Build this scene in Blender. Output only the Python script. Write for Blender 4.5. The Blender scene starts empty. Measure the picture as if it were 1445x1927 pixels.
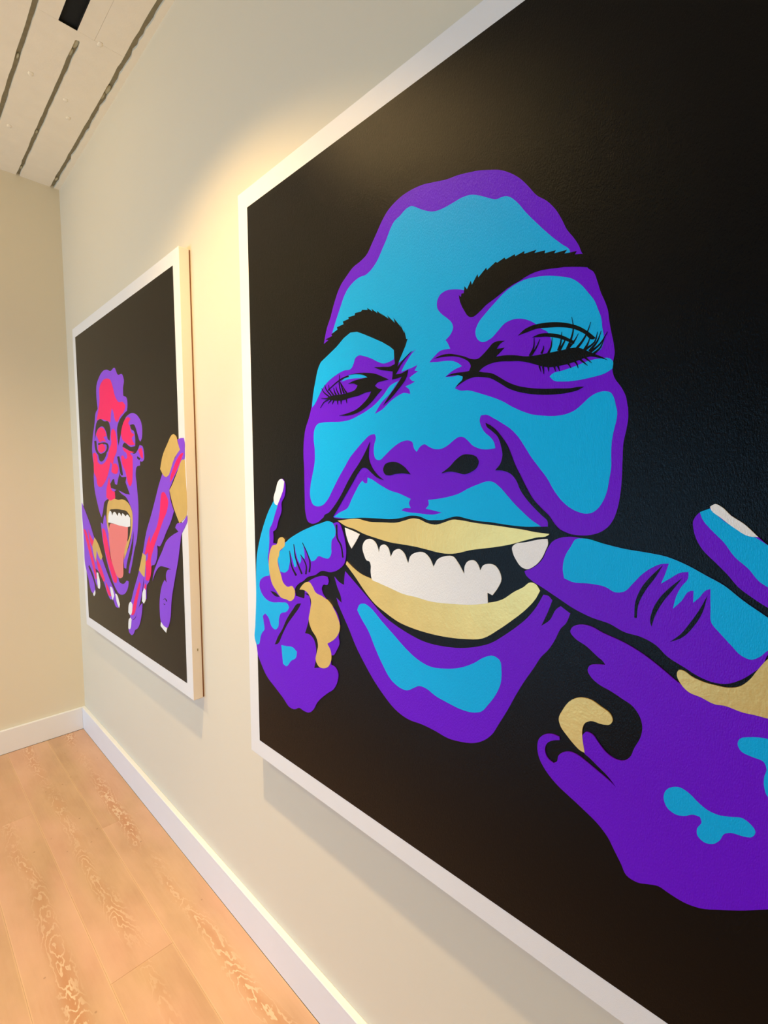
import bpy, bmesh, math, random
from mathutils import Vector, Matrix, geometry
random.seed(7)
SC = bpy.context.scene
COL = SC.collection

# ---------------------------------------------------------------- camera
CAM_H = 1.44954
cd = bpy.data.cameras.new('camera')
cam = bpy.data.objects.new('camera', cd)
COL.objects.link(cam)
Rt, Up, Bk = (0.69969768, -0.71442527, -0.00443829), (0.05486307, 0.04753609, 0.9973617), (-0.71232942, -0.69809516, 0.07245645)
cam.matrix_world = Matrix(((Rt[0], Up[0], Bk[0], -0.75), (Rt[1], Up[1], Bk[1], 0.0), (Rt[2], Up[2], Bk[2], CAM_H), (0, 0, 0, 1)))
cd.sensor_fit = 'VERTICAL'
cd.sensor_height = 36.0
cd.lens = 920.567 * 36.0 / 1927.0
cd.clip_start = 0.02
SC.camera = cam

# ---------------------------------------------------------------- world, lights, exposure
H = 3.0009          # ceiling height
YF = 3.182          # far wall
XL, YB = -4.4, -3.6  # opposite wall, wall behind the camera
wd = bpy.data.worlds.new('world'); SC.world = wd; wd.use_nodes = True
wd.node_tree.nodes['Background'].inputs[0].default_value = (0.75, 0.85, 1.0, 1)
wd.node_tree.nodes['Background'].inputs[1].default_value = 0.0

def aim(o, d):
    o.rotation_euler = Vector(d).to_track_quat('-Z', 'Y').to_euler()
def spot(name, loc, d, energy, col, deg, blend=1.0, rad=0.03):
    l = bpy.data.lights.new(name, 'SPOT'); l.energy = energy; l.color = col
    l.spot_size = math.radians(deg); l.spot_blend = blend; l.shadow_soft_size = rad
    o = bpy.data.objects.new(name, l); COL.objects.link(o); o.location = loc; aim(o, d); return o
def area(name, loc, d, energy, col, sx, sy):
    l = bpy.data.lights.new(name, 'AREA'); l.energy = energy; l.color = col
    l.shape = 'RECTANGLE'; l.size = sx; l.size_y = sy
    o = bpy.data.objects.new(name, l); COL.objects.link(o); o.location = loc; aim(o, d); return o
WARM = (1.0, 0.70, 0.36)
LAMPS = [(-0.52, 1.22, 2.79), (-2.6, -0.6, 2.79), (-1.55, 2.55, 2.79)]
spot('lamp_beam', LAMPS[0], (0.14, -0.1, -1), 108, (1.0, 0.78, 0.52), 48, 1.0, 0.03)
spot('lamp_spill', LAMPS[0], (-0.25, 0.1, -1), 165, (1.0, 0.66, 0.27), 140, 1.0, 0.03)
spot('lamp_beam', LAMPS[2], (0.1, 0.1, -1), 78, (1.0, 0.92, 0.62), 130, 1.0, 0.05)
spot('lamp_spill', LAMPS[2], (0.6, -0.25, -0.15), 28, (1.0, 0.68, 0.24), 158, 1.0, 0.05)
area('cool_fill', (XL + 0.03, 2.2, 0.6), (1, 0, 0), 84, (0.27, 0.62, 1.0), 1.8, 1.0)  # unseen cool fill, added in front of the opposite wall
area('warm_fill', (-2.2, YB + 0.03, 1.3), (0, 1, 0), 46, (1.0, 0.76, 0.26), 3.0, 2.2)  # added soft warm fill behind the camera, not a visible source
SC.view_settings.view_transform = 'Standard'
SC.view_settings.look = 'None'
SC.view_settings.gamma = 1.0
SC.view_settings.use_curve_mapping = False
SC.view_settings.exposure = -0.08

# ---------------------------------------------------------------- materials
def srgb(r, g, b):
    f = lambda c: (c / 255 / 12.92) if c <= 10 else ((c / 255 + 0.055) / 1.055) ** 2.4
    return (f(r), f(g), f(b), 1.0)
class NT:
    def __init__(s, name):
        s.m = bpy.data.materials.new(name); s.m.use_nodes = True; s.t = s.m.node_tree
        s.b = s.t.nodes['Principled BSDF']
    def n(s, kind, **kw):
        x = s.t.nodes.new(kind)
        for k, v in kw.items():
            if k.startswith('i_'):
                x.inputs[k[2:].replace('_', ' ')].default_value = v
            else: setattr(x, k, v)
        return x
    def l(s, a, b): s.t.links.new(a, b)
    def math(s, op, a, b=None, c=None, clamp=False):
        x = s.n('ShaderNodeMath', operation=op); x.use_clamp = clamp
        for i, v in enumerate((a, b, c)):
            if v is None: continue
            if isinstance(v, (int, float)): x.inputs[i].default_value = v
            else: s.l(v, x.inputs[i])
        return x.outputs[0]
    def mix(s, f, a, b):
        x = s.n('ShaderNodeMix', data_type='RGBA')
        for i, v in ((0, f), (6, a), (7, b)):
            if isinstance(v, (tuple, float, int)): x.inputs[i].default_value = v
            else: s.l(v, x.inputs[i])
        return x.outputs[2]
    def noise(s, vec, scale, detail=3, rough=0.5):
        x = s.n('ShaderNodeTexNoise'); x.inputs['Scale'].default_value = scale
        x.inputs['Detail'].default_value = detail; x.inputs['Roughness'].default_value = rough
        if vec is not None: s.l(vec, x.inputs['Vector'])
        return x.outputs['Fac']
    def mapping(s, vec, scale=(1, 1, 1), loc=(0, 0, 0)):
        x = s.n('ShaderNodeMapping'); x.inputs['Scale'].default_value = scale; x.inputs['Location'].default_value = loc
        s.l(vec, x.inputs['Vector']); return x.outputs[0]
    def obj(s): return s.n('ShaderNodeTexCoord').outputs['Object']
    def bump(s, h, strength, dist):
        x = s.n('ShaderNodeBump'); x.inputs['Strength'].default_value = strength; x.inputs['Distance'].default_value = dist
        s.l(h, x.inputs['Height']); s.l(x.outputs[0], s.b.inputs['Normal'])

def flat_paint(name, col, rough=0.5, var=0.04, scale=3.0, bump=0.15, bscale=260, spec=0.5, metal=0.0, coat=0.0, stretch=(1, 1, 1), dist=0.001):
    t = NT(name); o = t.obj()
    f = t.noise(o, scale, 4)
    dark = tuple(c * (1 - var) for c in col[:3]) + (1,); lite = tuple(min(1, c * (1 + var)) for c in col[:3]) + (1,)
    t.l(t.mix(f, dark, lite), t.b.inputs['Base Color'])
    t.b.inputs['Roughness'].default_value = rough
    t.b.inputs['Specular IOR Level'].default_value = spec
    t.b.inputs['Metallic'].default_value = metal
    if coat: t.b.inputs['Coat Weight'].default_value = coat; t.b.inputs['Coat Roughness'].default_value = 0.12
    if bump:
        v = t.mapping(o, stretch)
        h = t.noise(v, bscale, 3, 0.6)
        t.bump(h, bump, dist)
    return t.m

M = {}
M['wall'] = flat_paint('wall_paint', srgb(228, 221, 205), 0.55, 0.012, 1.5, 0.10, 420, 0.35)
M['wall_dark'] = flat_paint('dark_wall_paint', srgb(62, 78, 84), 0.6, 0.012, 1.5, 0.10, 420, 0.3)
M['trim'] = flat_paint('trim_paint', srgb(238, 241, 250), 0.35, 0.02, 8, 0.08, 300)
M['ceiling'] = flat_paint('ceiling_paint', srgb(250, 240, 220), 0.55, 0.05, 14, 0.35, 120, 0.3)
M['groove'] = flat_paint('groove_shade', srgb(150, 145, 122), 0.8, 0.25, 60, 0.4, 90)
M['filler'] = flat_paint('joint_filler', srgb(186, 180, 150), 0.8, 0.25, 80, 0.5, 140)
M['void'] = flat_paint('dark_slot', srgb(9, 11, 9), 0.9, 0.2, 20, 0)
M['canvas'] = flat_paint('canvas_primer', srgb(238, 239, 245), 0.42, 0.02, 9, 0.30, 900, 0.5)
M['side'] = flat_paint('canvas_side', srgb(230, 224, 226), 0.6, 0.03, 9, 0.3, 700)
M['wood'] = flat_paint('stretcher_wood', srgb(120, 74, 44), 0.7, 0.2, 30, 0.2, 200)
ART_COL = {'black': (4, 4, 5), 'cyan': (0, 182, 255), 'purple': (110, 8, 228), 'white': (240, 244, 255), 'violet': (140, 68, 240), 'pink': (255, 0, 112), 'rose': (240, 128, 132)}
for k, c in ART_COL.items():
    M[k] = flat_paint('paint_' + k, srgb(*c), 0.34 if k != 'black' else 0.25, 0.04, 6, 0.55, 700, 0.16 if k != 'black' else 0.15, stretch=(1, 1, 0.4), dist=0.0012)
M['gold'] = flat_paint('gold_leaf', srgb(228, 194, 116), 0.42, 0.10, 22, 0.35, 160, 0.5, metal=0.45)
M['metal'] = flat_paint('lamp_metal', srgb(230, 230, 228), 0.4, 0.02, 5, 0)

def wood_mat():
    t = NT('oak_plank'); o = t.obj()
    info = t.n('ShaderNodeObjectInfo'); rnd = info.outputs['Random']
    sep = t.n('ShaderNodeSeparateXYZ'); t.l(o, sep.inputs[0]); X, Y = sep.outputs[0], sep.outputs[1]
    off = t.n('ShaderNodeCombineXYZ'); t.l(t.math('MULTIPLY', rnd, 31.0), off.inputs[0]); t.l(t.math('MULTIPLY', rnd, 17.0), off.inputs[1])
    va = t.n('ShaderNodeVectorMath', operation='ADD'); t.l(o, va.inputs[0]); t.l(off.outputs[0], va.inputs[1]); P = va.outputs[0]
    # wandering heart line of the plank and cathedral rings around it
    wander = t.noise(t.mapping(P, (0.4, 1.6, 1)), 1.0, 2)
    xc = t.math('MULTIPLY', t.math('SUBTRACT', wander, 0.5), 0.10)
    dx = t.math('SUBTRACT', X, xc)
    n1 = t.noise(t.mapping(P, (16, 5, 1)), 1.0, 4, 0.6)
    n2 = t.noise(t.mapping(P, (3, 2.2, 1)), 1.0, 2)
    adx = t.math('ABSOLUTE', dx)
    par = t.math('ADD', t.math('MULTIPLY', t.math('MULTIPLY', adx, adx), 900.0), t.math('MULTIPLY', Y, 7.0))
    ring = t.math('ADD', t.math('ADD', par, t.math('MULTIPLY', n1, 5.5)), t.math('MULTIPLY', n2, 7.0))
    w = t.math('SINE', t.math('MULTIPLY', ring, 9.2))
    line = t.math('MULTIPLY', t.math('SUBTRACT', w, 0.50), 3.0, clamp=True)
    near = t.math('SUBTRACT', 1.0, t.math('MULTIPLY', adx, 30.0), clamp=True)
    patch = t.math('MULTIPLY', t.math('SUBTRACT', t.noise(t.mapping(P, (6, 1.6, 1)), 1.0, 3), 0.42), 5.0, clamp=True)
    lime = t.math('MULTIPLY', t.math('MULTIPLY', line, near), patch)
    darkr = t.math('MULTIPLY', t.math('MULTIPLY', t.math('SUBTRACT', 1.0, line), near), patch)
    fine = t.noise(t.mapping(P, (140, 5, 1)), 1.0, 3, 0.6)
    blot = t.noise(t.mapping(P, (9, 3.4, 1)), 1.0, 4, 0.55)
    hue = t.noise(t.mapping(P, (5, 1.5, 1)), 1.0, 3, 0.5)
    a1 = t.mix(t.math('MULTIPLY', t.math('SUBTRACT', hue, 0.40), 5.0, clamp=True), srgb(180, 144, 108), srgb(206, 158, 132))
    a2 = t.mix(t.math('MULTIPLY', t.math('SUBTRACT', hue, 0.40), 5.0, clamp=True), srgb(204, 168, 130), srgb(222, 178, 152))
    base = t.mix(t.math('MULTIPLY', t.math('SUBTRACT', blot, 0.36), 3.6, clamp=True), a1, a2)
    tone = t.mix(rnd, srgb(190, 148, 114), srgb(216, 174, 146))
    base = t.mix(0.35, base, tone)
    base = t.mix(t.math('MULTIPLY', fine, 0.22), base, srgb(224, 192, 164))
    base = t.mix(t.math('MULTIPLY', darkr, 0.50), base, srgb(188, 120, 70))
    base = t.mix(t.math('MULTIPLY', lime, 0.62), base, srgb(242, 218, 188))
    ax = t.math('ABSOLUTE', X)
    edge = t.math('MULTIPLY', t.math('SUBTRACT', ax, 0.0845), 350.0, clamp=True)
    base = t.mix(t.math('MULTIPLY', edge, 0.30), base, srgb(240, 206, 160))
    speck = t.n('ShaderNodeTexVoronoi'); speck.inputs['Scale'].default_value = 14; t.l(P, speck.inputs['Vector'])
    sp = t.math('LESS_THAN', speck.outputs['Distance'], 0.05)
    base = t.mix(t.math('MULTIPLY', sp, 0.35), base, srgb(120, 84, 56))
    t.l(base, t.b.inputs['Base Color'])
    t.b.inputs['Roughness'].default_value = 0.42
    t.b.inputs['Specular IOR Level'].default_value = 0.4
    t.bump(t.math('ADD', fine, t.math('MULTIPLY', lime, 0.6)), 0.15, 0.001)
    return t.m
M['plank'] = wood_mat()

# ---------------------------------------------------------------- mesh helpers
def link(name, me, mat, parent=None, loc=(0, 0, 0)):
    o = bpy.data.objects.new(name, me); COL.objects.link(o); o.location = loc
    if mat: me.materials.clear(); me.materials.append(mat)
    if parent: o.parent = parent
    return o
def box_bm(bm, x0, x1, y0, y1, z0, z1):
    vs = [bm.verts.new(p) for p in ((x0, y0, z0), (x1, y0, z0), (x1, y1, z0), (x0, y1, z0), (x0, y0, z1), (x1, y0, z1), (x1, y1, z1), (x0, y1, z1))]
    for f in ((3, 2, 1, 0), (4, 5, 6, 7), (0, 1, 5, 4), (1, 2, 6, 5), (2, 3, 7, 6), (3, 0, 4, 7)):
        bm.faces.new([vs[i] for i in f])
def boxes(name, lst, mat, parent=None, bevel=0.0, seg=1):
    me = bpy.data.meshes.new(name); bm = bmesh.new()
    for b in lst: box_bm(bm, *b)
    if bevel: bmesh.ops.bevel(bm, geom=bm.edges[:] , offset=bevel, segments=seg, affect='EDGES', profile=0.5)
    bmesh.ops.recalc_face_normals(bm, faces=bm.faces[:])
    bm.to_mesh(me); bm.free()
    return link(name, me, mat, parent)
def prism_data(verts, faces, poly2d, z0, z1, fn):
    """extrude a closed outline (list of 2D points) between two heights; fn maps (a, b, h) to a point"""
    a = sum(poly2d[i][0] * poly2d[(i + 1) % len(poly2d)][1] - poly2d[(i + 1) % len(poly2d)][0] * poly2d[i][1] for i in range(len(poly2d)))
    if a < 0: poly2d = poly2d[::-1]
    n = len(poly2d); s = len(verts)
    verts += [fn(u, v, z0) for u, v in poly2d] + [fn(u, v, z1) for u, v in poly2d]
    for t in geometry.tessellate_polygon([[Vector((u, v, 0)) for u, v in poly2d]]):
        faces.append([s + n + i for i in t])
    for i in range(n):
        j = (i + 1) % n; faces.append([s + i, s + j, s + n + j, s + n + i])
def poly_obj(name, polys, z0, z1, fn, mat, parent=None, loc=(0, 0, 0)):
    verts, faces = [], []
    for q in polys: prism_data(verts, faces, q, z0, z1, fn)
    me = bpy.data.meshes.new(name); me.from_pydata(verts, [], faces)
    bm = bmesh.new(); bm.from_mesh(me); bmesh.ops.recalc_face_normals(bm, faces=bm.faces[:]); bm.to_mesh(me); bm.free()
    return link(name, me, mat, parent, loc)
def kind(o, k='structure'): o['kind'] = k; return o
def tag(o, label, cat, group=None):
    o['label'] = label; o['category'] = cat
    if group: o['group'] = group
    return o

# ---------------------------------------------------------------- room shell
kind(boxes('wall_right', [(0, 0.12, YB, YF, 0, H + 0.1)], M['wall']))
kind(boxes('wall_far', [(XL, 0.12, YF, YF + 0.12, 0, H + 0.1)], M['wall']))
kind(boxes('wall_back', [(XL, 0.12, YB - 0.12, YB, 0, H + 0.1)], M['wall_dark']))
kind(boxes('wall_left', [(XL - 0.12, XL, YB - .12, YF + .12, 0, H + 0.1)], M['wall_dark']))
kind(boxes('baseboard_right', [(-0.0185, 0, YB, YF, 0, 0.1257)], M['trim'], bevel=0.0015))
kind(boxes('baseboard_far', [(XL, -0.0185, YF - 0.0185, YF, 0, 0.1257)], M['trim'], bevel=0.0015))
kind(boxes('baseboard_back', [(XL, -0.0185, YB, YB + 0.0185, 0, 0.1257)], M['trim'], bevel=0.0015))
kind(boxes('baseboard_left', [(XL, XL + 0.0185, YB + 0.0185, YF - 0.0185, 0, 0.1257)], M['trim'], bevel=0.0015))

# frames added around the unseen fill area lights; the walls behind have no opening
def fill_frame(name, c, hw, hh, along_y):
    x, y, z = c; f = 0.06; d = 0.075
    L = []
    for a0, a1, z0, z1 in ((-hw - f, -hw, z - hh - f, z + hh + f), (hw, hw + f, z - hh - f, z + hh + f), (-hw, hw, z + hh, z + hh + f), (-hw, hw, z - hh - f, z - hh)):
        z0 = max(z0, 0.001)
        L.append((x, x + d, y + a0, y + a1, z0, z1) if along_y else (x + a0, x + a1, y, y + d, z0, z1))
    kind(boxes(name, L, M['trim']))
fill_frame('fill_frame_1', (XL, 2.2, 0.6), 0.9, 0.5, True)
fill_frame('fill_frame_2', (-2.2, YB, 1.3), 1.5, 1.1, False)

# floor: slab with one object per plank
floor = kind(boxes('floor', [(XL - .1, 0.1, YB - .1, YF + .1, -0.05, -0.012)], M['groove']))
PW = 0.1775
joint_of = {0: 2.187, 1: 1.475, 2: 2.503, 3: 1.05, 4: 2.2}
row = 0; x1 = -0.0187
while x1 > XL + 0.02:
    x0 = max(x1 - PW, XL + 0.0185)
    L = 1.83; j = joint_of.get(row, random.uniform(0.9, 2.6)); ys = [YF - 0.0195]
    y = j
    while y > YB + 0.05: ys.append(y); y -= L
    ys.append(YB + 0.0195)
    for a, b in zip(ys[1:], ys[:-1]):
        if b - a < 0.02: continue
        cx, cy = (x0 + x1) / 2, (a + b) / 2
        me = bpy.data.meshes.new('floor_plank'); bm = bmesh.new(); g = 0.00012
        hx, hy = (x1 - x0) / 2 - g, (b - a) / 2 - g
        box_bm(bm, -hx, hx, -hy, hy, -0.012, 0)
        te = [e for e in bm.edges if all(v.co.z > -0.001 for v in e.verts)]
        bmesh.ops.bevel(bm, geom=te, offset=0.0004, segments=1, affect='EDGES')
        bmesh.ops.recalc_face_normals(bm, faces=bm.faces[:]); bm.to_mesh(me); bm.free()
        o = link('floor_plank', me, M['plank'], floor, (cx, cy, random.uniform(-0.0003, 0)))
    x1 -= PW; row += 1

# ceiling: backing slab and ragged painted boards below it with open grooves
ceil = kind(boxes('ceiling', [(XL - .1, 0.1, YB - .1, YF + .1, H + 0.010, H + 0.1)], M['groove']))
def rough_rect(x0, x1, y0, y1, jit=0.0011, step=0.035, sides='lr'):
    pts = []
    n = max(2, int((y1 - y0) / step))
    for i in range(n + 1):
        y = y0 + (y1 - y0) * i / n; e = jit if 'r' in sides and 0 < i < n else 0
        pts.append((x1 + random.gauss(0, e) if e else x1, y))
    for i in range(n, -1, -1):
        y = y0 + (y1 - y0) * i / n; e = jit if 'l' in sides and 0 < i < n else 0
        pts.append((x0 + random.gauss(0, e) if e else x0, y))
    return pts
up = lambda a, b, h: (a, b, h)
def board(polys, name='ceiling_board'):
    return poly_obj(name, polys, H + 0.010, H, up, M['ceiling'], ceil)
board([rough_rect(-0.0235, 0.0, YB, YF, 0.0016, 0.03, 'l')])
# board with the closed end of the middle groove
U = [(-0.0415, 2.031)] + [(-0.0415 + random.gauss(0, 0.0011), 2.031 + (YF - 2.031) * i / 34) for i in range(1, 34)] + [(-0.0415, YF)]
U += [(-0.1725, YF)] + [(-0.1725 + random.gauss(0, 0.001), YF - 0.02 - (YF - 2.10) * i / 30) for i in range(0, 31)] + [(-0.176, 2.072), (-0.186, 2.074)]
U += [(-0.1885 + random.gauss(0, 0.001), 2.08 + (YF - 2.10) * i / 30) for i in range(0, 31)] + [(-0.1885, YF)]
U += [(-0.3085, YF)] + [(-0.3085 + random.gauss(0, 0.0009), YF - (YF - 2.031) * i / 34) for i in range(1, 34)] + [(-0.3085, 2.031)]
board([U])
board([rough_rect(-0.3085, -0.2485, YB, 2.0306, 0.0009, 0.05, 'l')])
board([rough_rect(-0.1925, -0.1392, YB, 2.0306, 0.0, 0.05, '')])
board([rough_rect(-0.1386, -0.0415, YB, 2.0306, 0.0011, 0.05, 'r')])
board([rough_rect(-0.2485, -0.1925, YB, 0.75, 0.0, 0.05, '')])
boxes('recessed_slot', [(-0.2485, -0.2475, 0.75, 2.031, H + 0.0005, H + 0.0095), (-0.1935, -0.1925, 0.75, 2.031, H + 0.0005, H + 0.0095),
      (-0.2475, -0.1935, 2.030, 2.031, H + 0.0005, H + 0.0095), (-0.2475, -0.1935, 0.75, 2.030, H + 0.0085, H + 0.0099)], M['void'], ceil)
x = -0.3250
while x > XL:
    x0 = max(x - 0.1275, XL)
    board([rough_rect(x0, x, YB, YF, 0.0010, 0.05, 'lr')])
    x -= 0.1435
def blob(name, loc, sx, sy, sz, mat, parent):
    me = bpy.data.meshes.new(name); bm = bmesh.new(); bmesh.ops.create_icosphere(bm, subdivisions=2, radius=1.0)
    for v in bm.verts:
        k = 1 + random.uniform(-0.15, 0.15); v.co = Vector((v.co.x * sx * k, v.co.y * sy * k, v.co.z * sz))
    for f in bm.faces: f.smooth = True
    bm.to_mesh(me); bm.free(); return link(name, me, mat, parent, loc)
for nx, ny in ((-0.120, 2.034), (-0.268, 2.365), (-0.139, 2.423), (-0.105, 2.533), (-0.275, 2.774), (-0.10, 1.72), (-0.42, 2.6), (-0.40, 1.9)):
    blob('nail_head', (nx, ny, H), 0.0095, 0.0135, 0.0022, M['ceiling'], ceil)
for nx, ny, sx, sy in ((-0.032, 2.25, .008, .030), (-0.036, 2.30, .005, .022), (-0.181, 2.095, .008, .030), (-0.183, 2.15, .005, .02), (-0.181, 2.74, .0055, .014), (-0.180, 3.10, .006, .016), (-0.033, 3.09, .007, .02), (-0.317, 2.31, .004, .018)):
    blob('filler_patch', (nx, ny, H + 0.0065), sx, sy, 0.004, M['filler'], ceil)

# spotlights on the ceiling (out of the frame, they light the wall)
def can(loc, label):
    t = bpy.data.objects.new('ceiling_spotlight', None); COL.objects.link(t); t.location = (loc[0], loc[1], H)
    tag(t, label, 'lamp', 'spotlights on the ceiling')
    def tube(name, r0, r1, z0, z1, wall=0.003):
        me = bpy.data.meshes.new(name); N = 28; vs = []; fs = []
        prof = [(r0, z0), (r1, z1), (r1 - wall, z1), (r0 - wall, z0 - 0.002)]
        for r, z in prof:
            vs += [(r * math.cos(2 * math.pi * k / N), r * math.sin(2 * math.pi * k / N), z) for k in range(N)]
        for q in range(3):
            for k in range(N):
                a, b = q * N + k, q * N + (k + 1) % N; fs.append((a, b, b + N, a + N))
        fs.append(tuple(range(N))); me.from_pydata(vs, [], fs); 
        return link(name, me, M['metal'], t)
    tube('mounting_plate', 0.055, 0.05, 0.0, -0.012)
    tube('lamp_housing', 0.038, 0.042, -0.012, -0.135)
for l, s in zip(LAMPS, ('white ceiling spotlight between the two paintings near the wall', 'white ceiling spotlight in the middle of the room', 'white ceiling spotlight close to the far wall')):
    can(l, s)

# ---------------------------------------------------------------- paintings
T = 0.039; W = 1.2788
def smooth(q, sharp):
    n = len(q)
    if sharp: return q
    V = [Vector(a) for a in q]; cor = []; tan = []
    for i in range(n):
        a, b, c = V[i - 1], V[i], V[(i + 1) % n]; d1, d2 = b - a, c - b
        if d1.length < 1e-6 or d2.length < 1e-6: cor.append(True); tan.append(Vector((0, 0))); continue
        cor.append(d1.angle(d2) > math.radians(62)); tan.append((d1 / d1.length * d2.length + d2 / d2.length * d1.length) / (d1.length + d2.length))
    out = []
    for i in range(n):
        j = (i + 1) % n; p0, p1 = V[i], V[j]; L = (p1 - p0).length
        chord = (p1 - p0) * 1.0
        m0 = chord if cor[i] else tan[i] * L; m1 = chord if cor[j] else tan[j] * L
        k = 4 if L > 0.006 else 2
        for s in range(k):
            t = s / k; t2, t3 = t * t, t * t * t
            out.append(tuple(p0 * (2 * t3 - 3 * t2 + 1) + m0 * (t3 - 2 * t2 + t) + p1 * (3 * t2 - 2 * t3) + m1 * (t3 - t2)))
    return out

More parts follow.
